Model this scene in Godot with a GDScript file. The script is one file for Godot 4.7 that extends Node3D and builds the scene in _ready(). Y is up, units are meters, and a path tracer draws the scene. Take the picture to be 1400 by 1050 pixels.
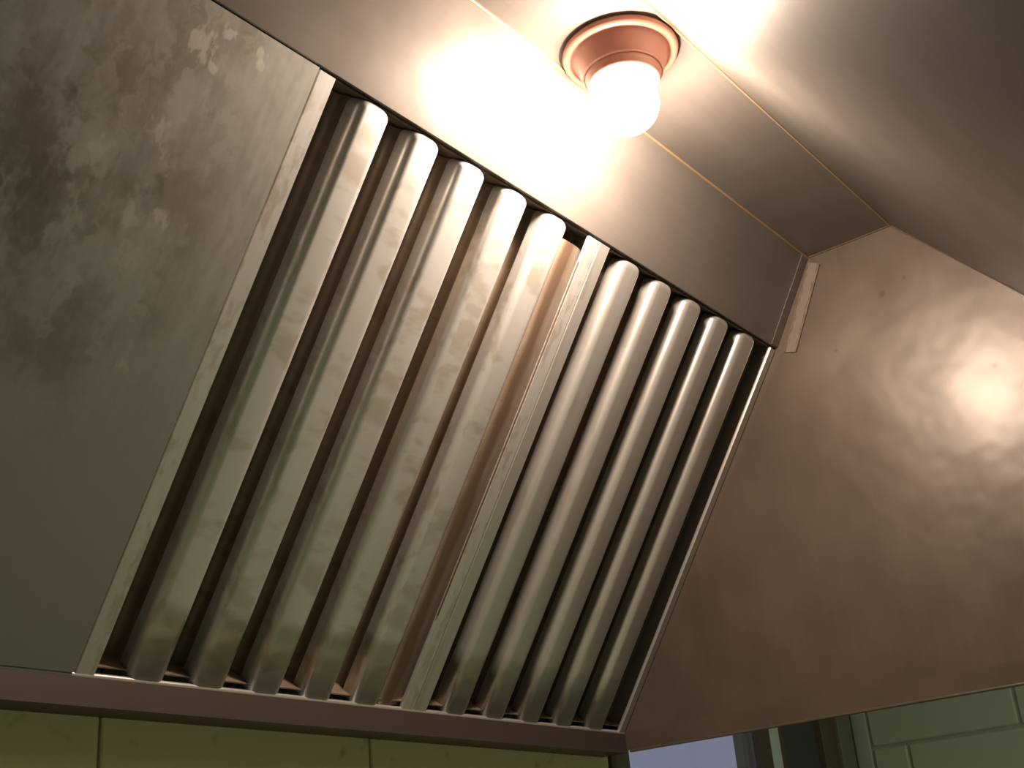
extends Node3D
# Stainless exhaust hood over a kitchen cook line, seen from below: two baffle filters, a bare bulb, end panel.
# The back wall line of the filters lies along x, y is up, z comes out into the room; x = 0 is the hood's right end panel.

const Y1 := 0.4328      # top of the filters
const Z1 := 0.2908
const Y2 := 0.5391      # hood roof
const Z2 := 0.3543
const Z3 := 0.4663      # where the roof turns down to the front
const SLOPE := -1.1236  # fall of the front sheet per metre towards the room
const Z4 := 0.8926
const Y4 := 0.0601
const LEFT := -2.4      # hood's other end
const WALL_Z := -0.046
const WALL_X := 0.806
const FLOOR_Y := -1.95
const CEIL_Y := 0.9

var up_slope := Vector3(0, Y1, Z1).normalized()
var out_slope := Vector3(1, 0, 0).cross(Vector3(0, Y1, Z1).normalized())
var slope_len := Vector2(Y1, Z1).length()
var M := {}

func _ready() -> void:
	# ---------------------------------------------------------------- camera
	var cam := Camera3D.new()
	cam.name = "camera"
	cam.fov = 33.976
	cam.near = 0.02
	cam.far = 60.0
	cam.transform = Transform3D(Basis(Vector3(0.6166, -0.0796, 0.7833), Vector3(-0.2650, 0.9159, 0.3016), Vector3(-0.7414, -0.3935, 0.5436)).orthonormalized(), Vector3(-1.3816, -0.2109, 0.8831))
	add_child(cam)
	cam.current = true
	# ---------------------------------------------------------------- sky, exposure
	var env := Environment.new()
	env.background_mode = Environment.BG_SKY
	var sky := Sky.new()
	var pm := ProceduralSkyMaterial.new()
	pm.sky_top_color = Color(0.40, 0.42, 0.52)
	pm.sky_horizon_color = Color(0.47, 0.48, 0.56)
	pm.ground_bottom_color = Color(0.40, 0.41, 0.48)
	pm.ground_horizon_color = Color(0.47, 0.48, 0.56)
	pm.sky_energy_multiplier = SKY_E
	pm.ground_energy_multiplier = SKY_E
	sky.sky_material = pm
	env.sky = sky
	env.ambient_light_source = Environment.AMBIENT_SOURCE_DISABLED
	env.tonemap_mode = Environment.TONE_MAPPER_LINEAR
	env.tonemap_exposure = 1.0
	env.sdfgi_enabled = true
	env.ssao_enabled = true
	env.ssil_enabled = true
	var we := WorldEnvironment.new()
	we.name = "world_environment"
	we.environment = env
	add_child(we)
	# ---------------------------------------------------------------- lights
	var bulb_light := OmniLight3D.new()
	bulb_light.name = "bulb_light"
	bulb_light.light_color = lin(1.0, 0.79, 0.62)
	bulb_light.light_energy = BULB_E
	bulb_light.light_size = 0.026
	bulb_light.omni_range = 12.0
	bulb_light.omni_attenuation = 2.0
	bulb_light.shadow_enabled = true
	bulb_light.position = BULB
	add_child(bulb_light)
	var room_light := AreaLight3D.new()  # light of the unseen ceiling fitting added to brighten the room
	room_light.name = "unseen_fluorescent_glow"
	room_light.area_size = Vector2(1.16, 0.26)
	room_light.light_color = lin(0.86, 1.0, 0.84)
	room_light.light_energy = ROOM_E
	room_light.area_range = 12.0
	room_light.shadow_enabled = true
	room_light.position = Vector3(-1.0, CEIL_Y - 0.105, 2.3)
	room_light.rotation = Vector3(-PI / 2, 0, 0)
	add_child(room_light)

	materials()
	build_room()
	build_hood()
	build_filter(-0.7945, 0.3985, [-0.7070, -0.6420, -0.5775, -0.5125, -0.4470], true,
		"left stainless baffle filter beside the blank panel, under the bulb, browner and more stained")
	build_filter(-0.3950, 0.3940, [-0.3105, -0.2440, -0.1785, -0.1135, -0.0470], false,
		"right stainless baffle filter next to the hood's end panel, cleaner with tube-like ridges")
	build_lamp()

const BULB := Vector3(-0.518, 0.4795, 0.41)
const BULB_E := 0.46
const ROOM_E := 2.2
const SKY_E := 1.1

# ------------------------------------------------------------------ helpers
func lin(r: float, g: float, b: float) -> Color:
	return Color(r, g, b).linear_to_srgb()

func start() -> SurfaceTool:
	var st := SurfaceTool.new()
	st.begin(Mesh.PRIMITIVE_TRIANGLES)
	return st

func mesh_node(called: String, st: SurfaceTool, mat: Material, parent: Node) -> MeshInstance3D:
	st.index()
	var o := MeshInstance3D.new()
	o.mesh = st.commit()
	o.material_override = mat
	o.name = called
	o.cast_shadow = GeometryInstance3D.SHADOW_CASTING_SETTING_ON
	parent.add_child(o, true)
	return o

func thing(called: String, label: String, category: String, at := Vector3.ZERO, group := "") -> Node3D:
	var o := Node3D.new()
	o.name = called
	o.position = at
	o.set_meta("label", label)
	o.set_meta("category", category)
	if group != "":
		o.set_meta("group", group)
	add_child(o, true)
	return o

func structure(called: String, st: SurfaceTool, mat: Material, label: String, category: String) -> MeshInstance3D:
	var o := mesh_node(called, st, mat, self)
	o.set_meta("kind", "structure")
	o.set_meta("label", label)
	o.set_meta("category", category)
	return o

func tri(st: SurfaceTool, p: Array, n: Array, uv: Array, want: Vector3) -> void:
	# front faces run clockwise; «want» is the side the triangle faces
	var c: Vector3 = (p[1] - p[0]).cross(p[2] - p[0])
	var order := [0, 2, 1] if c.dot(want) > 0.0 else [0, 1, 2]
	for k in order:
		st.set_normal(n[k])
		st.set_uv(uv[k])
		st.add_vertex(p[k])

func quad(st: SurfaceTool, a: Vector3, b: Vector3, c: Vector3, d: Vector3, want: Vector3, uvs := []) -> void:
	var n := (b - a).cross(c - a).normalized()
	if n.dot(want) < 0.0:
		n = -n
	var uv := uvs
	if uv.is_empty():
		var ex := (b - a).normalized()
		var ey := n.cross(ex)
		uv = []
		for q in [a, b, c, d]:
			uv.append(Vector2((q - a).dot(ex), (q - a).dot(ey)))
	tri(st, [a, b, c], [n, n, n], [uv[0], uv[1], uv[2]], n)
	tri(st, [a, c, d], [n, n, n], [uv[0], uv[2], uv[3]], n)

# A closed outline (in ax, ay) swept along az from t0 to t1; corners flatter than 50 degrees are smooth.
func sweep(st: SurfaceTool, prof: PackedVector2Array, o: Vector3, ax: Vector3, ay: Vector3, az: Vector3, t0: float, t1: float, uv0 := Vector2.ZERO, caps := true, steps := 1, crease := 0.8) -> void:
	if Geometry2D.is_polygon_clockwise(prof):
		prof = prof.duplicate()
		prof.reverse()
	var n := prof.size()
	var seg: Array[Vector2] = []
	for i in n:
		var d := (prof[(i + 1) % n] - prof[i]).normalized()
		seg.append(Vector2(d.y, -d.x))
	var u := 0.0
	for i in n:
		var j := (i + 1) % n
		var na := seg[i]
		var nb := seg[i]
		if seg[(i + n - 1) % n].dot(seg[i]) > crease:
			na = (seg[(i + n - 1) % n] + seg[i]).normalized()
		if seg[j].dot(seg[i]) > crease:
			nb = (seg[j] + seg[i]).normalized()
		var l := prof[i].distance_to(prof[j])
		var n3a := ax * na.x + ay * na.y
		var n3b := ax * nb.x + ay * nb.y
		var w := ax * seg[i].x + ay * seg[i].y
		var pa := o + ax * prof[i].x + ay * prof[i].y
		var pb := o + ax * prof[j].x + ay * prof[j].y
		for k in steps:
			var ta := lerpf(t0, t1, float(k) / steps)
			var tb := lerpf(t0, t1, float(k + 1) / steps)
			var ua := uv0 + Vector2(u, ta)
			var ub := uv0 + Vector2(u + l, ta)
			var uc := uv0 + Vector2(u + l, tb)
			var ud := uv0 + Vector2(u, tb)
			tri(st, [pa + az * ta, pb + az * ta, pb + az * tb], [n3a, n3b, n3b], [ua, ub, uc], w)
			tri(st, [pa + az * ta, pb + az * tb, pa + az * tb], [n3a, n3b, n3a], [ua, uc, ud], w)
		u += l
	if caps:
		var idx := Geometry2D.triangulate_polygon(prof)
		for e in [[t0, -1.0], [t1, 1.0]]:
			var nn: Vector3 = az * float(e[1])
			for k in range(0, idx.size(), 3):
				var ps := []
				var us := []
				for m in 3:
					var q := prof[idx[k + m]]
					ps.append(o + ax * q.x + ay * q.y + az * float(e[0]))
					us.append(uv0 + q)
				tri(st, ps, [nn, nn, nn], us, nn)

func rect(x0: float, y0: float, x1: float, y1: float, r := 0.0) -> PackedVector2Array:
	if r <= 0.0:
		return PackedVector2Array([Vector2(x0, y0), Vector2(x1, y0), Vector2(x1, y1), Vector2(x0, y1)])
	var out := PackedVector2Array()
	for c in [[x1 - r, y0 + r, -PI / 2], [x1 - r, y1 - r, 0.0], [x0 + r, y1 - r, PI / 2], [x0 + r, y0 + r, PI]]:
		for k in 4:
			var a: float = c[2] + PI / 2 * k / 3.0
			out.append(Vector2(c[0] + cos(a) * r, c[1] + sin(a) * r))
	return out

# an open path thickened by t to its left
func sheet(path: PackedVector2Array, t: float) -> PackedVector2Array:
	var back := PackedVector2Array()
	var n := path.size()
	for i in n:
		var d0 := (path[i] - path[max(i - 1, 0)]).normalized() if i > 0 else (path[1] - path[0]).normalized()
		var d1 := (path[min(i + 1, n - 1)] - path[i]).normalized() if i < n - 1 else d0
		var m := (Vector2(-d0.y, d0.x) + Vector2(-d1.y, d1.x)).normalized()
		var c := maxf(m.dot(Vector2(-d0.y, d0.x)), 0.35)
		back.append(path[i] + m * t / c)
	back.reverse()
	var out := path.duplicate()
	out.append_array(back)
	return out

func chamfer_box(st: SurfaceTool, c: Vector3, s: Vector3, b: float) -> void:
	var h := s * 0.5
	var v := func(sx: float, sy: float, sz: float, axis: int) -> Vector3:
		var p := Vector3(sx * h.x, sy * h.y, sz * h.z)
		for a in 3:
			if a != axis:
				p[a] -= signf(p[a]) * b
		return c + p
	for a in 3:
		var e := (a + 1) % 3
		var f := (a + 2) % 3
		for sg in [-1.0, 1.0]:
			var pts := []
			for q in [[-1.0, -1.0], [1.0, -1.0], [1.0, 1.0], [-1.0, 1.0]]:
				var d := Vector3.ZERO
				d[a] = sg
				d[e] = q[0]
				d[f] = q[1]
				pts.append(v.call(d.x, d.y, d.z, a))
			var w := Vector3.ZERO
			w[a] = sg
			quad(st, pts[0], pts[1], pts[2], pts[3], w)
		for s1 in [-1.0, 1.0]:
			for s2 in [-1.0, 1.0]:
				var pts2 := []
				for q in [[-1.0, e], [1.0, e], [1.0, f], [-1.0, f]]:
					var d := Vector3.ZERO
					d[a] = q[0]
					d[e] = s1
					d[f] = s2
					pts2.append(v.call(d.x, d.y, d.z, int(q[1])))
				var w2 := Vector3.ZERO
				w2[e] = s1
				w2[f] = s2
				quad(st, pts2[0], pts2[1], pts2[2], pts2[3], w2)
	for sx in [-1.0, 1.0]:
		for sy in [-1.0, 1.0]:
			for sz in [-1.0, 1.0]:
				var w3 := Vector3(sx, sy, sz).normalized()
				tri(st, [v.call(sx, sy, sz, 0), v.call(sx, sy, sz, 1), v.call(sx, sy, sz, 2)], [w3, w3, w3], [Vector2.ZERO, Vector2.RIGHT * 0.01, Vector2.DOWN * 0.01], w3)

# profile of (radius, drop below the mounting plane), turned round the vertical
func lathe(st: SurfaceTool, prof: PackedVector2Array, seg: int) -> void:
	var n := prof.size()
	var nr: Array[Vector2] = []
	for i in n - 1:
		var d := (prof[i + 1] - prof[i]).normalized()
		nr.append(Vector2(-d.y, d.x))
	for i in n - 1:
		var na := nr[i]
		var nb := nr[i]
		if i > 0 and nr[i - 1].dot(nr[i]) > 0.6:
			na = (nr[i - 1] + nr[i]).normalized()
		if i < n - 2 and nr[i + 1].dot(nr[i]) > 0.6:
			nb = (nr[i + 1] + nr[i]).normalized()
		for k in seg:
			var a := TAU * k / seg
			var b := TAU * (k + 1) / seg
			var f := func(q: Vector2, t: float) -> Vector3: return Vector3(cos(t) * q.x, -q.y, sin(t) * q.x)
			var w: Vector3 = f.call(nr[i], (a + b) / 2)
			var p := [f.call(prof[i], a), f.call(prof[i], b), f.call(prof[i + 1], b), f.call(prof[i + 1], a)]
			var m := [f.call(na, a), f.call(na, b), f.call(nb, b), f.call(nb, a)]
			var uv := [Vector2(a * 0.05, prof[i].y), Vector2(b * 0.05, prof[i].y), Vector2(b * 0.05, prof[i + 1].y), Vector2(a * 0.05, prof[i + 1].y)]
			tri(st, [p[0], p[1], p[2]], [m[0], m[1], m[2]], [uv[0], uv[1], uv[2]], w)
			tri(st, [p[0], p[2], p[3]], [m[0], m[2], m[3]], [uv[0], uv[2], uv[3]], w)

func noise(seed_: int, freq: float, oct := 4) -> FastNoiseLite:
	var f := FastNoiseLite.new()
	f.seed = seed_
	f.noise_type = FastNoiseLite.TYPE_SIMPLEX_SMOOTH
	f.frequency = freq
	f.fractal_octaves = oct
	return f

func picture(w: int, h: int, fn: Callable) -> ImageTexture:
	var im := Image.create(w, h, false, Image.FORMAT_RGB8)
	for y in h:
		for x in w:
			var c: Color = fn.call(x, y)
			im.set_pixel(x, y, c.linear_to_srgb())
	im.generate_mipmaps()
	return ImageTexture.create_from_image(im)

func metal(tex: Texture2D, scale: Vector3, rough: float, metallic := 1.0, tint := Color.WHITE) -> StandardMaterial3D:
	var m := StandardMaterial3D.new()
	m.albedo_color = tint
	m.albedo_texture = tex
	m.uv1_scale = scale
	m.metallic = metallic
	m.roughness = rough
	return m

func plain(c: Color, rough: float, metallic := 0.0) -> StandardMaterial3D:
	var m := StandardMaterial3D.new()
	m.albedo_color = c
	m.roughness = rough
	m.metallic = metallic
	return m

# ------------------------------------------------------------------ materials
func materials() -> void:
	var n1 := noise(3, 0.011, 4)
	var n2 := noise(8, 0.035, 4)
	var n3 := noise(21, 0.05, 2)
	# brushed sheet: grain along u, faint clouds
	var brushed := picture(512, 512, func(x: int, y: int) -> Color:
		var g := n3.get_noise_2d(x * 4.0, y * 0.05) * 0.022 + n1.get_noise_2d(x * 1.3, y * 0.5) * 0.07
		var v := 0.50 + g
		return Color(v, v * 0.965, v * 0.93))
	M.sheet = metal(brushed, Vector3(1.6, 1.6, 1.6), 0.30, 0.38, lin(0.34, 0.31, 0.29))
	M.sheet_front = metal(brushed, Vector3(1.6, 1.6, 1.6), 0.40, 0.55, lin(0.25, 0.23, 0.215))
	# end panel: grain runs down, faint drips and rust freckles
	var ended := picture(512, 512, func(x: int, y: int) -> Color:
		var g := n3.get_noise_2d(x * 3.0, y * 0.06) * 0.018 + n1.get_noise_2d(x * 1.1, y * 0.8 + 300) * 0.09
		var v := 0.47 + g
		var c := Color(v, v * 0.93, v * 0.86)
		for b in [Vector3(358, 372, 4.0), Vector3(446, 264, 4.0), Vector3(383, 381, 2.5), Vector3(300, 330, 2.5)]:
			var d: float = Vector2(x - b.x, y - b.y).length() / b.z
			c = c.lerp(Color(0.10, 0.06, 0.04), clampf(1.0 - d, 0, 0.5))
		return c)
	M.end = metal(ended, Vector3(1.6, 1.6, 1.6), 0.32, 0.12, lin(0.185, 0.155, 0.132))
	M.end.metallic_specular = 0.38
	for k in [["end", 11, 0.10], ["sheet", 12, 0.05], ["sheet_front", 13, 0.05]]:
		var wave := NoiseTexture2D.new()
		wave.width = 256
		wave.height = 256
		wave.seamless = true
		wave.as_normal_map = true
		wave.bump_strength = 3.0
		wave.noise = noise(k[1], 0.022, 3)
		M[k[0]].normal_enabled = true
		M[k[0]].normal_texture = wave
		M[k[0]].normal_scale = k[2]
	# stained blank panel: u spans 0.305 m, v 0.53 m
	var blots := [Vector4(-0.9008, 0.4903, 0.011, 1.0), Vector4(-0.8837, 0.505, 0.006, 1.0), Vector4(-0.8495, 0.5041, 0.006, 1.3), Vector4(-0.847, 0.497, 0.005, 1.2), Vector4(-0.8841, 0.4768, 0.004, 1.2),
		Vector4(-0.9061, 0.4158, 0.008, 0.8), Vector4(-0.8786, 0.3556, 0.007, 0.7), Vector4(-0.9025, 0.352, 0.01, 0.6), Vector4(-0.9448, 0.385, 0.008, 0.6), Vector4(-0.8606, 0.2425, 0.005, 0.5), Vector4(-0.89, 0.32, 0.012, 0.4)]
	var darks := [Vector4(-0.9783, 0.4125, 0.007, 1.0), Vector4(-0.9477, 0.3622, 0.012, 0.8), Vector4(-0.9665, 0.3378, 0.025, 0.8), Vector4(-0.9945, 0.3642, 0.03, 0.9), Vector4(-0.905, 0.39, 0.022, 0.5), Vector4(-0.89, 0.37, 0.012, 0.5), Vector4(-0.875, 0.42, 0.02, 0.35),
		Vector4(-0.93, 0.45, 0.03, 0.3), Vector4(-0.87, 0.46, 0.012, 0.4), Vector4(-0.91, 0.25, 0.03, 0.4)]
	var stained := picture(512, 896, func(x: int, y: int) -> Color:
		var px := -1.1 + 0.305 * (x + 0.5) / 512.0
		var ps := 0.53 * (y + 0.5) / 896.0
		# drips run down the slope
		var wx := x + n2.get_noise_2d(x, y) * 22.0
		var drip := n1.get_noise_2d(wx * 2.2, y * 0.42)
		var cloud := n1.get_noise_2d(wx * 0.8 + 700, y * 0.55 + 90)
		var fine := n2.get_noise_2d(x * 1.6, y * 0.9 + 555)
		var high := smoothstep(0.12, 0.36, ps)
		var near := 1.0 - smoothstep(-0.87, -0.815, px)
		var v := 0.42 + (0.05 * fine + 0.07 * n2.get_noise_2d(x * 1.3 + 90, y * 0.22)) * high
		var c := Color(v, v * 0.985, v * 0.93)
		var dirt := clampf((cloud * 1.1 + 0.28 + fine * 0.3) * high * near, 0, 0.55)
		c = c.lerp(Color(0.20, 0.165, 0.11), dirt)
		var pale := clampf((drip - 0.05) * 1.3, 0, 0.5) * high * near
		c = c.lerp(Color(0.50, 0.49, 0.44), pale)
		for b in darks:
			var d: float = Vector2(px - b.x, (ps - b.y) * 0.7).length() / b.z + fine * 0.5 + drip * 0.5
			c = c.lerp(Color(0.13, 0.105, 0.07), clampf((1.0 - d) * 1.1, 0, 0.5) * b.w)
		for b in blots:
			var d: float = Vector2(px - b.x, (ps - b.y) * 0.85).length() / b.z + fine * 1.2
			c = c.lerp(Color(0.72, 0.68, 0.62), clampf((1.0 - d) * 1.3, 0, 0.6) * minf(b.w, 1.0))
		return c)
	M.stained = metal(stained, Vector3(1.0, 1.0, 1.0), 0.46, 0.4, lin(0.66, 0.655, 0.64))
	# filters: streaks of old grease along the ridges
	var ridge := picture(256, 512, func(x: int, y: int) -> Color:
		var s := n1.get_noise_2d(x * 1.3, y * 1.1 + 40) + n2.get_noise_2d(x * 0.8, y * 1.4) * 0.6
		var g := n3.get_noise_2d(x * 1.0, y * 0.1) * 0.03
		var v := 0.55 + g
		var c := Color(v, v * 0.98, v * 0.95)
		return c.lerp(Color(0.27, 0.2, 0.11), clampf((s - 0.1) * 1.0, 0, 0.38)))
	M.ridge = metal(ridge, Vector3(11.0, 1.9, 1.0), 0.38, 0.55)
	var ridge2 := picture(256, 512, func(x: int, y: int) -> Color:
		var s := n1.get_noise_2d(x * 1.2 + 800, y * 0.6)
		var g := n3.get_noise_2d(x * 3.0, y * 0.1) * 0.03
		var v := 0.50 + g
		var c := Color(v, v * 0.96, v * 0.92)
		return c.lerp(Color(0.33, 0.26, 0.17), clampf((s - 0.2) * 1.2, 0, 0.3)))
	M.ridge_clean = metal(ridge2, Vector3(11.0, 1.9, 1.0), 0.34, 0.65)
	M.grease = metal(ridge, Vector3(2.4, 1.9, 1.0), 0.5, 0.4, lin(0.42, 0.33, 0.25))
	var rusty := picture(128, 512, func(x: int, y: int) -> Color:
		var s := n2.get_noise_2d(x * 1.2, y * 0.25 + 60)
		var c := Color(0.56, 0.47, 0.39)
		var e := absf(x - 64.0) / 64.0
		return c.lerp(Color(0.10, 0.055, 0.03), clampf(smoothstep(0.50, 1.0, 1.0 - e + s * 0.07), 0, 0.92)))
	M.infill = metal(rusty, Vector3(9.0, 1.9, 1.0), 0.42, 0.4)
	M.rust = plain(lin(0.085, 0.048, 0.028), 0.8, 0.1)
	M.weld = plain(lin(0.36, 0.25, 0.15), 0.55, 0.5)
	# trough
	var trough := picture(512, 128, func(x: int, y: int) -> Color:
		var s := n1.get_noise_2d(x * 0.8, y * 2.0)
		var c := Color(0.07, 0.052, 0.047)
		return c.lerp(Color(0.075, 0.045, 0.028), clampf((s - 0.05) * 1.5, 0, 0.5)))
	M.trough = metal(trough, Vector3(1.2, 4.0, 1.0), 0.48, 0.4)
	# caulk strip in the corner
	var caulk := picture(128, 256, func(x: int, y: int) -> Color:
		var s := n2.get_noise_2d(x * 1.5, y * 0.8)
		var e := absf(x - 64.0) / 64.0
		var r := clampf(smoothstep(0.45, 0.85, e + s * 0.35) + (s - 0.3), 0, 0.9)
		return Color(0.12, 0.10, 0.083).lerp(Color(0.085, 0.042, 0.018), r))
	M.caulk = metal(caulk, Vector3(1, 1, 1), 0.7, 0.1)
	# painted masonry
	var paint := picture(256, 256, func(x: int, y: int) -> Color:
		var s := n2.get_noise_2d(x, y)
		var c := Color(0.66, 0.60, 0.37)
		return c.lerp(Color(0.2, 0.17, 0.08), clampf((s - 0.42) * 2.0, 0, 0.5)))
	M.block = metal(paint, Vector3(2.0, 2.0, 1.0), 0.75, 0.0)
	M.block_pale = plain(lin(0.58, 0.61, 0.45), 0.7)
	M.mortar_pale = plain(lin(0.50, 0.53, 0.38), 0.8)
	M.mortar = plain(lin(0.20, 0.17, 0.09), 0.9)
	M.ceiling = plain(lin(0.62, 0.62, 0.56), 0.9)
	M.floor = plain(lin(0.48, 0.42, 0.34), 0.6)
	M.wood = plain(lin(0.13, 0.09, 0.06), 0.5)
	M.greywood = plain(lin(0.20, 0.18, 0.14), 0.6)
	M.pale = plain(lin(0.52, 0.54, 0.45), 0.6)
	M.white = plain(lin(0.8, 0.82, 0.82), 0.5)
	M.blind = plain(lin(0.7, 0.7, 0.78), 0.8)
	M.screen = plain(lin(0.08, 0.075, 0.085), 0.7)
	var glass := StandardMaterial3D.new()
	glass.transparency = BaseMaterial3D.TRANSPARENCY_ALPHA
	glass.albedo_color = Color(0.95, 0.97, 1.0, 0.06)
	glass.roughness = 0.02
	M.glass = glass
	# lamp
	M.porcelain = plain(lin(0.40, 0.175, 0.125), 0.38)
	var bulb := StandardMaterial3D.new()
	bulb.albedo_color = Color(1, 0.97, 0.92)
	bulb.roughness = 0.5
	bulb.emission_enabled = true
	bulb.emission = Color(1.0, 0.95, 0.86)
	bulb.emission_energy_multiplier = 4.0
	M.bulb = bulb
	M.brass = plain(lin(0.5, 0.38, 0.2), 0.35, 1.0)
	M.enamel = plain(lin(0.7, 0.7, 0.68), 0.5)
	var tube := StandardMaterial3D.new()
	tube.albedo_color = Color(0.9, 0.95, 0.9)
	tube.emission_enabled = true
	tube.emission = Color(0.9, 1.0, 0.9)
	tube.emission_energy_multiplier = 1.0
	M.tube = tube

# ------------------------------------------------------------------ room
func slab(lo: Vector3, hi: Vector3) -> SurfaceTool:
	var st := start()
	chamfer_box(st, (lo + hi) * 0.5, hi - lo, 0.002)
	return st

func build_room() -> void:
	var far_z := 4.0
	var far_x := -3.2
	var t := 0.12
	structure("floor", slab(Vector3(far_x - t, FLOOR_Y - t, WALL_Z - t), Vector3(WALL_X + t, FLOOR_Y, far_z + t)), M.floor, "light tan kitchen floor below the hood", "floor")
	structure("ceiling", slab(Vector3(far_x - t, CEIL_Y, WALL_Z - t), Vector3(WALL_X + t, CEIL_Y + t, far_z + t)), M.ceiling, "off-white kitchen ceiling above the hood", "ceiling")
	structure("wall_left", slab(Vector3(far_x - t, FLOOR_Y, WALL_Z), Vector3(far_x, CEIL_Y, far_z)), M.block_pale, "plain painted kitchen wall past the hood's far end", "wall")
	structure("wall_front", slab(Vector3(far_x - t, FLOOR_Y, far_z), Vector3(WALL_X + t, CEIL_Y, far_z + t)), M.block_pale, "plain painted kitchen wall facing the hood", "wall")
	# back wall, with the window opening from x = 0 to the corner
	var wy0 := -0.95
	var wy1 := 0.62
	var st := slab(Vector3(far_x, FLOOR_Y, WALL_Z - t), Vector3(0.016, CEIL_Y, WALL_Z))
	chamfer_box(st, Vector3((WALL_X + t + 0.016) / 2, (FLOOR_Y + wy0) / 2, WALL_Z - t / 2), Vector3(WALL_X + t - 0.016, wy0 - FLOOR_Y, t), 0.001)
	chamfer_box(st, Vector3((WALL_X + t + 0.016) / 2, (CEIL_Y + wy1) / 2, WALL_Z - t / 2), Vector3(WALL_X + t - 0.016, CEIL_Y - wy1, t), 0.001)
	chamfer_box(st, Vector3(WALL_X + t * 0.5 - 0.004, (wy0 + wy1) / 2, WALL_Z - t / 2), Vector3(t + 0.008, wy1 - wy0, t), 0.001)
	var wb := structure("wall_back", st, M.mortar, "olive painted block wall under the grease trough", "wall")
	# blocks of the back wall
	var cut := [[-3.16, -2.77, -2.38, -1.99, -1.60, -1.13, -0.742, -0.4218, 0.014], [-3.16, -2.965, -2.575, -2.185, -1.795, -1.38, -0.94, -0.58, -0.22, 0.014]]
	var y := -1.93
	var row := 1
	while y < -0.1:
		var xs: Array = cut[row % 2]
		for k in xs.size() - 1:
			var s := start()
			var bt := minf(y + 0.1975, 9.0)
			chamfer_box(s, Vector3((xs[k] + xs[k + 1]) / 2, (y + bt) / 2, WALL_Z + 0.001), Vector3(xs[k + 1] - xs[k] - 0.003, bt - y, 0.013), 0.0015)
			mesh_node("concrete_block", s, M.block, wb)
		y += 0.2
		row += 1
	# right wall
	var wr := structure("wall_right", slab(Vector3(WALL_X, FLOOR_Y, WALL_Z - t), Vector3(WALL_X + t, CEIL_Y, far_z)), M.mortar_pale, "pale green painted block wall beyond the hood's end panel", "wall")
	y = 0.0205 - 0.2 * 9
	row = 0
	while y < CEIL_Y - 0.05:
		var z := 0.054 - (0.195 if row % 2 == 1 else 0.39)
		var top := minf(y + 0.2, CEIL_Y)
		while z < far_z - 0.05:
			var za := maxf(z, -0.0105)
			var zb := minf(z + 0.39, far_z)
			if zb - za > 0.03:
				var s := start()
				chamfer_box(s, Vector3(WALL_X - 0.0005, (y + top) / 2, (za + zb) / 2), Vector3(0.009, top - y - 0.005, zb - za - 0.005), 0.0025)
				mesh_node("concrete_block", s, M.block_pale, wr)
			z += 0.39
		y += 0.2
		row += 1
	# pale corner trim
	var cs := start()
	sweep(cs, rect(-0.005, -0.040, 0.0, -0.012, 0.002), Vector3(WALL_X, 0, 0), Vector3.RIGHT, Vector3.BACK, Vector3.UP, FLOOR_Y, CEIL_Y)
	structure("trim_1", cs, M.pale, "pale painted corner strip where the block wall meets the window", "trim")
	# window in the back wall
	var win := Node3D.new()
	win.name = "window_1"
	win.set_meta("kind", "structure")
	win.set_meta("label", "brown wood framed window below the hood's end panel, left pane pale, right pane dark")
	win.set_meta("category", "window")
	add_child(win)
	var fr := start()
	sweep(fr, rect(0.0175, -0.012, 0.0300, 0.010, 0.002), Vector3(0, 0, WALL_Z), Vector3.RIGHT, Vector3.BACK, Vector3.UP, wy0, wy1)
	mesh_node("casing", fr, M.wood, win)
	fr = start()
	sweep(fr, rect(0.0305, -0.045, 0.066, 0.006, 0.002), Vector3(0, 0, WALL_Z), Vector3.RIGHT, Vector3.BACK, Vector3.UP, wy0, wy1)
	mesh_node("jamb", fr, M.greywood, win)
	for m in [["mullion", 0.451, 0.488, "wood", 0.002], ["stile", 0.488, 0.521, "white", 0.002], ["stile", 0.521, 0.540, "wood", 0.0], ["jamb", 0.678, 0.735, "wood", 0.004], ["casing", 0.735, WALL_X - 0.015, "greywood", 0.01]]:
		fr = start()
		sweep(fr, rect(m[1], -0.045, m[2] - 0.001, m[4], 0.002), Vector3(0, 0, WALL_Z), Vector3.RIGHT, Vector3.BACK, Vector3.UP, wy0 + 0.04, wy1 - 0.04)
		mesh_node(m[0], fr, M[m[3]], win)
	fr = start()
	sweep(fr, rect(wy0, -0.06, wy0 + 0.04, 0.012, 0.002), Vector3(0, 0, WALL_Z), Vector3.UP, Vector3.BACK, Vector3.RIGHT, 0.067, WALL_X - 0.015)
	mesh_node("sill", fr, M.wood, win)
	fr = start()
	sweep(fr, rect(wy1 - 0.04, -0.06, wy1, 0.012, 0.002), Vector3(0, 0, WALL_Z), Vector3.UP, Vector3.BACK, Vector3.RIGHT, 0.067, WALL_X - 0.015)
	mesh_node("head_rail", fr, M.wood, win)
	fr = start()
	sweep(fr, rect(0.0665, -0.014, 0.450, -0.010), Vector3(0, 0, WALL_Z), Vector3.RIGHT, Vector3.BACK, Vector3.UP, wy0 + 0.04, wy1 - 0.04)
	mesh_node("pane", fr, M.glass, win)
	fr = start()
	sweep(fr, rect(0.541, -0.012, 0.677, -0.008), Vector3(0, 0, WALL_Z), Vector3.RIGHT, Vector3.BACK, Vector3.UP, wy0 + 0.04, wy1 - 0.04)
	mesh_node("screen_panel", fr, M.screen, win)
	# unseen fluorescent fitting, added on the ceiling behind the camera to light the room
	var fl := thing("unseen_fluorescent_light", "unseen long white fluorescent ceiling fitting, added to light the kitchen", "light", Vector3(-1.0, CEIL_Y, 2.3))
	var fs := start()
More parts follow.
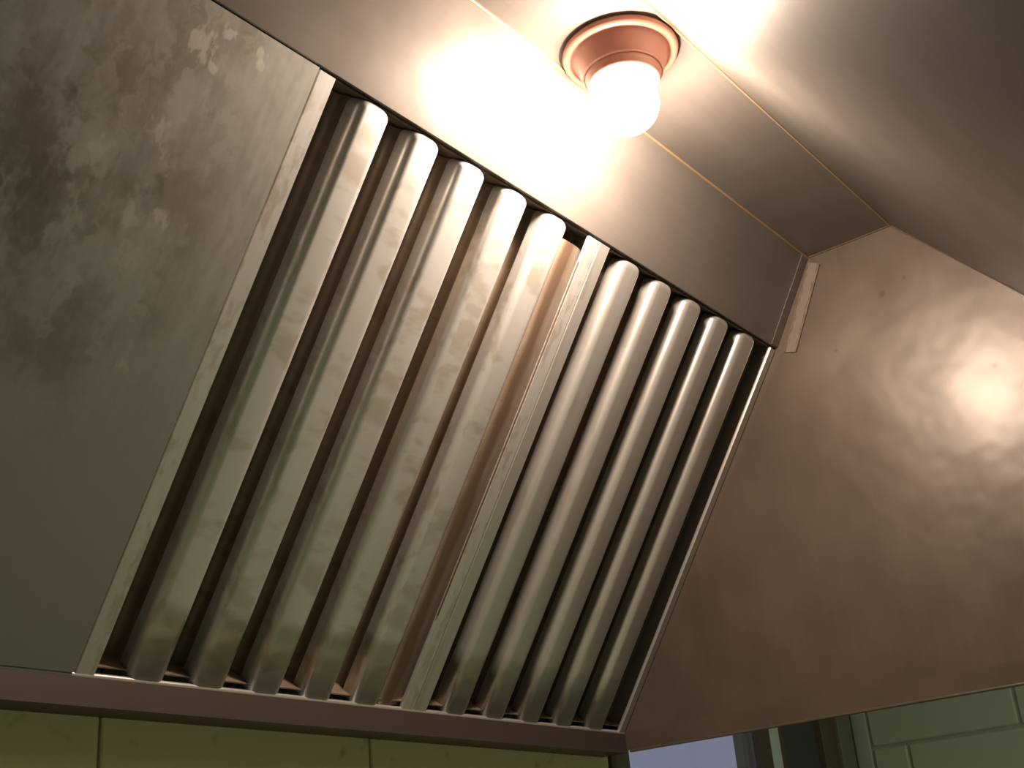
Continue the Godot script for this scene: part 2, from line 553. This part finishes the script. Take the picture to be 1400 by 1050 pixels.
	chamfer_box(fs, Vector3(0, -0.035, 0), Vector3(1.26, 0.07, 0.34), 0.008)
	mesh_node("housing", fs, M.enamel, fl)
	fs = start()
	chamfer_box(fs, Vector3(0, -0.083, 0), Vector3(1.18, 0.026, 0.28), 0.008)
	mesh_node("diffuser", fs, M.tube, fl)

# ------------------------------------------------------------------ hood
func build_hood() -> void:
	var hood := thing("exhaust_hood", "stainless steel kitchen exhaust hood with stained blank panel, sloped front and end panel", "range hood")
	# end panels
	var side := PackedVector2Array([Vector2(-0.0445, -0.0225), Vector2(Z4, -0.0225), Vector2(Z4, Y4 + 0.002), Vector2(Z3 + 0.004, Y2 + 0.004), Vector2(Z3, 0.56), Vector2(-0.0445, 0.56)])
	var st := start()
	sweep(st, side, Vector3.ZERO, Vector3.BACK, Vector3.UP, Vector3.RIGHT, 0.0, 0.003)
	mesh_node("end_panel", st, M.end, hood)
	st = start()
	sweep(st, side, Vector3.ZERO, Vector3.BACK, Vector3.UP, Vector3.RIGHT, LEFT - 0.003, LEFT)
	mesh_node("end_panel", st, M.end, hood)
	# hemmed lower edge of the visible end panel
	st = start()
	sweep(st, rect(-0.0015, -0.0255, 0.0045, -0.0225, 0.001), Vector3.ZERO, Vector3.RIGHT, Vector3.UP, Vector3.BACK, 0.004, Z4)
	mesh_node("hem", st, M.end, hood)
	# fascia above the filters, a folded sheet
	var f := Vector2(Y2 - Y1, Z2 - Z1)
	var fup := Vector3(0, f.x, f.y).normalized()
	var fout := Vector3(1, 0, 0).cross(fup)
	st = start()
	sweep(st, sheet(PackedVector2Array([Vector2(0.0, -0.012), Vector2(0.0, -0.0008), Vector2(0.0008, 0.0), Vector2(f.length(), 0.0)]), -0.0012), Vector3(0, Y1, Z1), fup, fout, Vector3.RIGHT, LEFT, -0.0005)
	mesh_node("fascia", st, M.sheet, hood)
	st = start()
	sweep(st, rect(0.002, 0.0003, f.length() - 0.001, 0.0012), Vector3(0, Y1, Z1), fup, fout, Vector3.RIGHT, -0.0165, -0.0010)
	mesh_node("corner_flange", st, M.sheet, hood)
	# roof, sloped front, front lip
	st = start()
	sweep(st, rect(Z2 - 0.001, Y2, Z3 + 0.001, Y2 + 0.0015), Vector3.ZERO, Vector3.BACK, Vector3.UP, Vector3.RIGHT, LEFT, -0.0005)
	mesh_node("roof_panel", st, M.sheet, hood)
	st = start()
	sweep(st, rect(-0.0445, Y2 + 0.002, Z2, Y2 + 0.004), Vector3.ZERO, Vector3.BACK, Vector3.UP, Vector3.RIGHT, LEFT, -0.0005)
	mesh_node("plenum_top", st, M.grease, hood)
	st = start()
	sweep(st, sheet(PackedVector2Array([Vector2(Z3, Y2), Vector2(Z4 - 0.002, Y4), Vector2(Z4 - 0.002, -0.0225), Vector2(Z4 - 0.022, -0.0225), Vector2(Z4 - 0.022, -0.012)]), 0.0015), Vector3.ZERO, Vector3.BACK, Vector3.UP, Vector3.RIGHT, LEFT, -0.0005)
	mesh_node("front_panel", st, M.sheet_front, hood)
	# weld beads along the folds
	for w in [[Y2 - 0.0005, Z2 + 0.0002, 0.0016], [Y2 - 0.0005, Z3 + 0.0002, 0.0016]]:
		st = start()
		var c := PackedVector2Array()
		for k in 8:
			c.append(Vector2(cos(TAU * k / 8), sin(TAU * k / 8)) * float(w[2]))
		sweep(st, c, Vector3(0, w[0], w[1]), Vector3.BACK, Vector3.UP, Vector3.RIGHT, LEFT + 0.001, -0.001, Vector2.ZERO, true, 1, 0.2)
		mesh_node("weld_bead", st, M.weld, hood)
	# rusty bead round the end panel's upper edges
	var bead := [[Vector3(0, Y1, Z1), Vector3(0, Y2, Z2), 0.0012], [Vector3(0, Y2, Z2), Vector3(0, Y2, Z3), 0.0013], [Vector3(0, Y2, Z3), Vector3(0, Y4, Z4), 0.0013]]
	for b in bead:
		var d: Vector3 = (b[1] - b[0]).normalized()
		var e := d.cross(Vector3.RIGHT)
		st = start()
		var c := PackedVector2Array()
		for k in 8:
			c.append(Vector2(cos(TAU * k / 8), sin(TAU * k / 8)) * float(b[2]))
		sweep(st, c, b[0] + Vector3(-0.0006, 0, 0) + e * 0.0, Vector3.RIGHT, e, d, 0.001, (b[1] - b[0]).length() - 0.001, Vector2.ZERO, true, 1, 0.2)
		mesh_node("rust_bead", st, M.rust, hood)
	# pale sealant strip on the end panel, next to the fascia
	st = start()
	var strip := [Vector3(-0.002, 0.4240, 0.3000), Vector3(-0.002, 0.4190, 0.3165), Vector3(-0.002, 0.5235, 0.3690), Vector3(-0.002, 0.5320, 0.3545)]
	quad(st, strip[0], strip[1], strip[2], strip[3], Vector3.LEFT, [Vector2(0, 1), Vector2(1, 1), Vector2(1, 0), Vector2(0, 0)])
	for k in 4:
		var a: Vector3 = strip[k]
		var b: Vector3 = strip[(k + 1) % 4]
		quad(st, a, b, b + Vector3(0.0019, 0, 0), a + Vector3(0.0019, 0, 0), (a + b) * 0.5 - Vector3(-0.002, 0.475, 0.335), [Vector2(0, 0), Vector2(0, 1), Vector2(0.02, 1), Vector2(0.02, 0)])
	var cm := mesh_node("sealant_strip", st, M.caulk, hood)
	cm.set_meta("label", "pale sealant strip with rusty borders")
	# blank panel left of the filters
	st = start()
	var px0 := LEFT + 0.001
	while px0 < -0.7966:
		var px1 := minf(px0 + 0.2, -0.7966)
		var uvs := []
		for q in [Vector2(px0, 0.0), Vector2(px1, 0.0), Vector2(px1, 0.5195), Vector2(px0, 0.5195)]:
			uvs.append(Vector2((q.x + 1.1) / 0.305, q.y / 0.53))
		var o := out_slope * 0.0015
		quad(st, v_slope(px0, 0.0) + o, v_slope(px1, 0.0) + o, v_slope(px1, 0.5195) + o, v_slope(px0, 0.5195) + o, out_slope, uvs)
		px0 = px1
	for e in [[LEFT + 0.001, 0.0, -0.7966, 0.0], [-0.7966, 0.0, -0.7966, 0.5195], [-0.7966, 0.5195, LEFT + 0.001, 0.5195], [LEFT + 0.001, 0.5195, LEFT + 0.001, 0.0]]:
		var a := v_slope(e[0], e[1])
		var b := v_slope(e[2], e[3])
		quad(st, a + out_slope * 0.0015, b + out_slope * 0.0015, b - out_slope * 0.012, a - out_slope * 0.012, (a + b) * 0.5 - v_slope(-1.6, 0.26))
	var bp := mesh_node("blank_panel", st, M.stained, hood)
	bp.set_meta("label", "stained flat blank panel")
	# grease trough: deep face with a rolled lip
	st = start()
	var prof := PackedVector2Array()
	prof.append(Vector2(-0.043, 0.03))
	prof.append(Vector2(-0.043, -0.026))
	prof.append(Vector2(-0.0005, -0.026))
	prof.append(Vector2(-0.0005, -0.003))
	prof.append(Vector2(-0.002, -0.003))
	prof.append(Vector2(-0.002, -0.0245))
	prof.append(Vector2(-0.0418, -0.0245))
	prof.append(Vector2(-0.0418, 0.03))
	sweep(st, prof, Vector3.ZERO, Vector3.BACK, Vector3.UP, Vector3.RIGHT, LEFT, -0.0008)
	var tr := mesh_node("grease_trough", st, M.trough, hood)
	st = start()
	var roll := PackedVector2Array()
	for k in 16:
		roll.append(Vector2(-0.0036 + 0.0030 * cos(TAU * k / 16), -0.0014 + 0.0030 * sin(TAU * k / 16)))
	sweep(st, roll, Vector3.ZERO, Vector3.BACK, Vector3.UP, Vector3.RIGHT, LEFT, -0.0008)
	mesh_node("rolled_lip", st, M.ridge_clean, tr)

func v_slope(x: float, s: float) -> Vector3:
	return Vector3(x, 0, 0) + up_slope * s

func channel(w: float, r: float, depth: float, t: float, flip := false) -> PackedVector2Array:
	var path := PackedVector2Array()
	var h := w / 2
	path.append(Vector2(-h, -depth))
	path.append(Vector2(-h, -depth + 0.001))
	for k in 9:
		var a := PI - PI / 2 * k / 8.0
		path.append(Vector2(-h + r + cos(a) * r, -r + sin(a) * r))
	for k in 9:
		var a := PI / 2 - PI / 2 * k / 8.0
		path.append(Vector2(h - r + cos(a) * r, -r + sin(a) * r))
	path.append(Vector2(h, -depth + 0.001))
	path.append(Vector2(h, -depth))
	var p := sheet(path, -t)
	if flip:
		for i in p.size():
			p[i] = Vector2(p[i].x, -p[i].y)
	return p

# a channel with pressed, rounded ends
func domed_channel(st: SurfaceTool, w: float, r: float, depth: float, t: float, xc: float, t0: float, t1: float, uv0: Vector2, end_r: float) -> void:
	var rings := []
	var n := 6
	for k in n + 1:
		var a := PI / 2 * k / n
		rings.append([t0 + end_r * (1.0 - cos(PI / 2 - a)) * 1.0, end_r * (1.0 - sin(a))])
	for k in range(1, 8):
		rings.append([lerpf(t0 + end_r, t1 - end_r, k / 8.0), 0.0])
	for k in n + 1:
		var a := PI / 2 * k / n
		rings.append([t1 - end_r + end_r * sin(a), end_r * (1.0 - cos(a))])
	st.set_smooth_group(0)
	var prev := PackedVector3Array()
	var prev_t := 0.0
	var dist := PackedFloat32Array()
	for q in rings:
		var p := channel(w - 2.0 * q[1], r, depth - q[1] * 0.5, t)
		var pts := PackedVector3Array()
		for v in p:
			pts.append(Vector3(xc + v.x, 0, 0) + out_slope * (v.y - q[1] * 0.5) + up_slope * q[0])
		if dist.is_empty():
			dist.append(0.0)
			for i in p.size():
				dist.append(dist[i] + p[i].distance_to(p[(i + 1) % p.size()]))
		if prev.size():
			for i in p.size():
				var j := (i + 1) % p.size()
				var ua := uv0 + Vector2(dist[i], prev_t)
				var ub := uv0 + Vector2(dist[i + 1], prev_t)
				var uc := uv0 + Vector2(dist[i + 1], q[0])
				var ud := uv0 + Vector2(dist[i], q[0])
				for e in [[prev[i], ua], [pts[j], uc], [prev[j], ub], [prev[i], ua], [pts[i], ud], [pts[j], uc]]:
					st.set_uv(e[1])
					st.add_vertex(e[0])
		prev = pts
		prev_t = q[0]
	st.generate_normals()

func build_filter(x0: float, width: float, right_edges: Array, has_infill: bool, label: String) -> void:
	var o := thing("grease_filter", label, "grease filter", v_slope(x0 + width / 2, 0.0), "baffle filters in the hood")
	var mid := x0 + width / 2
	var skin: Material = M.ridge if has_infill else M.ridge_clean
	var s0 := -0.0012
	var s1 := 0.5188
	# side rails: C-shaped, with a front flange that is a little wavy
	for sg in [-1.0, 1.0]:
		var edge := (x0 if sg < 0 else x0 + width) - mid
		var fl := 0.0182
		if not has_infill and sg > 0:
			fl = 0.0125
		var st := start()
		var c := sheet(PackedVector2Array([Vector2(0.010, -0.044), Vector2(0.0, -0.044), Vector2(0.0, -0.0008), Vector2(0.0008, 0.0), Vector2(fl - 0.0008, 0.0), Vector2(fl, -0.0012), Vector2(fl, -0.004)]), -0.0011)
		if sg > 0:
			for i in c.size():
				c[i] = Vector2(-c[i].x, c[i].y)
		sweep(st, c, Vector3(edge, 0, 0), Vector3.RIGHT, out_slope, up_slope, s0, s1, Vector2(0.1 * sg, 0.07))
		mesh_node("side_rail", st, skin, o)
	# top and bottom rails behind the baffles
	for e in [["bottom_rail", 0.0035, 0.0012], ["top_rail", s1 + 0.0002, 0.0012]]:
		var st := start()
		sweep(st, rect(-width / 2 + 0.0015, -0.044, width / 2 - 0.0015, -0.006), Vector3.ZERO, Vector3.RIGHT, out_slope, up_slope, e[1], e[1] + e[2])
		mesh_node(e[0], st, M.grease, o)
	# front row
	var w := 0.038
	for k in right_edges.size():
		var st := start()
		domed_channel(st, w, 0.009, 0.019, 0.001, right_edges[k] - w / 2 - mid, s0, s1 - 0.0004, Vector2(0.137 * k, 0.093 * k), 0.008)
		mesh_node("baffle", st, skin, o)
	# back row, open side forward, covering the gaps
	var gaps := []
	var pitch: float = (right_edges[4] - right_edges[0]) / 4.0
	for k in 6:
		gaps.append(right_edges[0] - w - (pitch - w) / 2 + pitch * k - mid)
	for k in 6:
		var wi := 0.043
		var xc: float = gaps[k]
		if k == 0 or k == 5:
			wi = 0.036
		if k == 5:
			xc = minf(xc, width / 2 - 0.020)
		if k == 0:
			xc = maxf(xc, -width / 2 + 0.020)
		var st := start()
		sweep(st, channel(wi, 0.009, 0.018, 0.001, true), Vector3(xc, 0, 0) - out_slope * 0.040, Vector3.RIGHT, out_slope, up_slope, s0 + 0.006, s1 - 0.001, Vector2(0.21 * k, 0.05 * k))
		mesh_node("inner_baffle", st, M.grease, o)
	if has_infill:
		var rs := start()
		var rp := PackedVector2Array()
		for k in 8:
			rp.append(Vector2(cos(TAU * k / 8), sin(TAU * k / 8)) * 0.0009)
		sweep(rs, rp, Vector3(width / 2 - 0.0184, 0, 0) - out_slope * 0.0012, Vector3.RIGHT, out_slope, up_slope, 0.10, 0.49, Vector2.ZERO, true, 1, 0.2)
		mesh_node("rust_bead", rs, M.rust, o)
		# a sixth, narrower baffle half under the right-hand flange, ending lower than the others
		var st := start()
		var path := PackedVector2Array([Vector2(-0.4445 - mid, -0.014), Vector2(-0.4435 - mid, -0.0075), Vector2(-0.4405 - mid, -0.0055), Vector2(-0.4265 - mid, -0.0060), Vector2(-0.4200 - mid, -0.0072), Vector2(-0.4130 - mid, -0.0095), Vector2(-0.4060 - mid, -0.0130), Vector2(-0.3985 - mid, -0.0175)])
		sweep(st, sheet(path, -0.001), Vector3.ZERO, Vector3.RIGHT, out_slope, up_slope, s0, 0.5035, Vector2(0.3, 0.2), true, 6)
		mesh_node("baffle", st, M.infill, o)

# ------------------------------------------------------------------ lamp
func build_lamp() -> void:
	var at := Vector3(BULB.x, Y2, BULB.z)
	var holder := thing("lamp_holder", "reddish brown round lampholder fixed to the hood roof", "lamp holder", at)
	var st := start()
	lathe(st, PackedVector2Array([Vector2(0.0525, 0.0), Vector2(0.0545, 0.0012), Vector2(0.0552, 0.0035), Vector2(0.0545, 0.006), Vector2(0.0525, 0.0078), Vector2(0.0498, 0.0084), Vector2(0.0478, 0.0078)]), 64)
	mesh_node("rim", st, M.porcelain, holder)
	st = start()
	lathe(st, PackedVector2Array([Vector2(0.0478, 0.0070), Vector2(0.0462, 0.0074), Vector2(0.0442, 0.0105), Vector2(0.0408, 0.0190), Vector2(0.0385, 0.0265), Vector2(0.0376, 0.0285), Vector2(0.0364, 0.0290)]), 64)
	mesh_node("body", st, M.porcelain, holder)
	st = start()
	lathe(st, PackedVector2Array([Vector2(0.0362, 0.0285), Vector2(0.0358, 0.0300), Vector2(0.0345, 0.0350), Vector2(0.0335, 0.0375), Vector2(0.0318, 0.0385), Vector2(0.0225, 0.0380), Vector2(0.0200, 0.0340), Vector2(0.0198, 0.0200)]), 64)
	mesh_node("collar", st, M.porcelain, holder)
	var bulb := thing("light_bulb", "glowing white light bulb screwed into the brown lampholder", "light bulb", BULB)
	st = start()
	var prof := PackedVector2Array()
	for k in 21:
		var a := PI - PI * 0.80 * k / 20.0
		prof.append(Vector2(sin(a) * 0.0305, -cos(a) * 0.0305))
	prof.reverse()
	var full := PackedVector2Array([Vector2(0.0140, -0.0360), Vector2(0.0152, -0.0310)])
	full.append_array(prof)
	lathe(st, full, 48)
	mesh_node("glass_globe", st, M.bulb, bulb)
	st = start()
	lathe(st, PackedVector2Array([Vector2(0.004, -0.052), Vector2(0.012, -0.050), Vector2(0.0128, -0.047), Vector2(0.0122, -0.045), Vector2(0.0130, -0.042), Vector2(0.0124, -0.040), Vector2(0.0132, -0.0372), Vector2(0.0140, -0.0358)]), 32)
	mesh_node("screw_cap", st, M.brass, bulb)
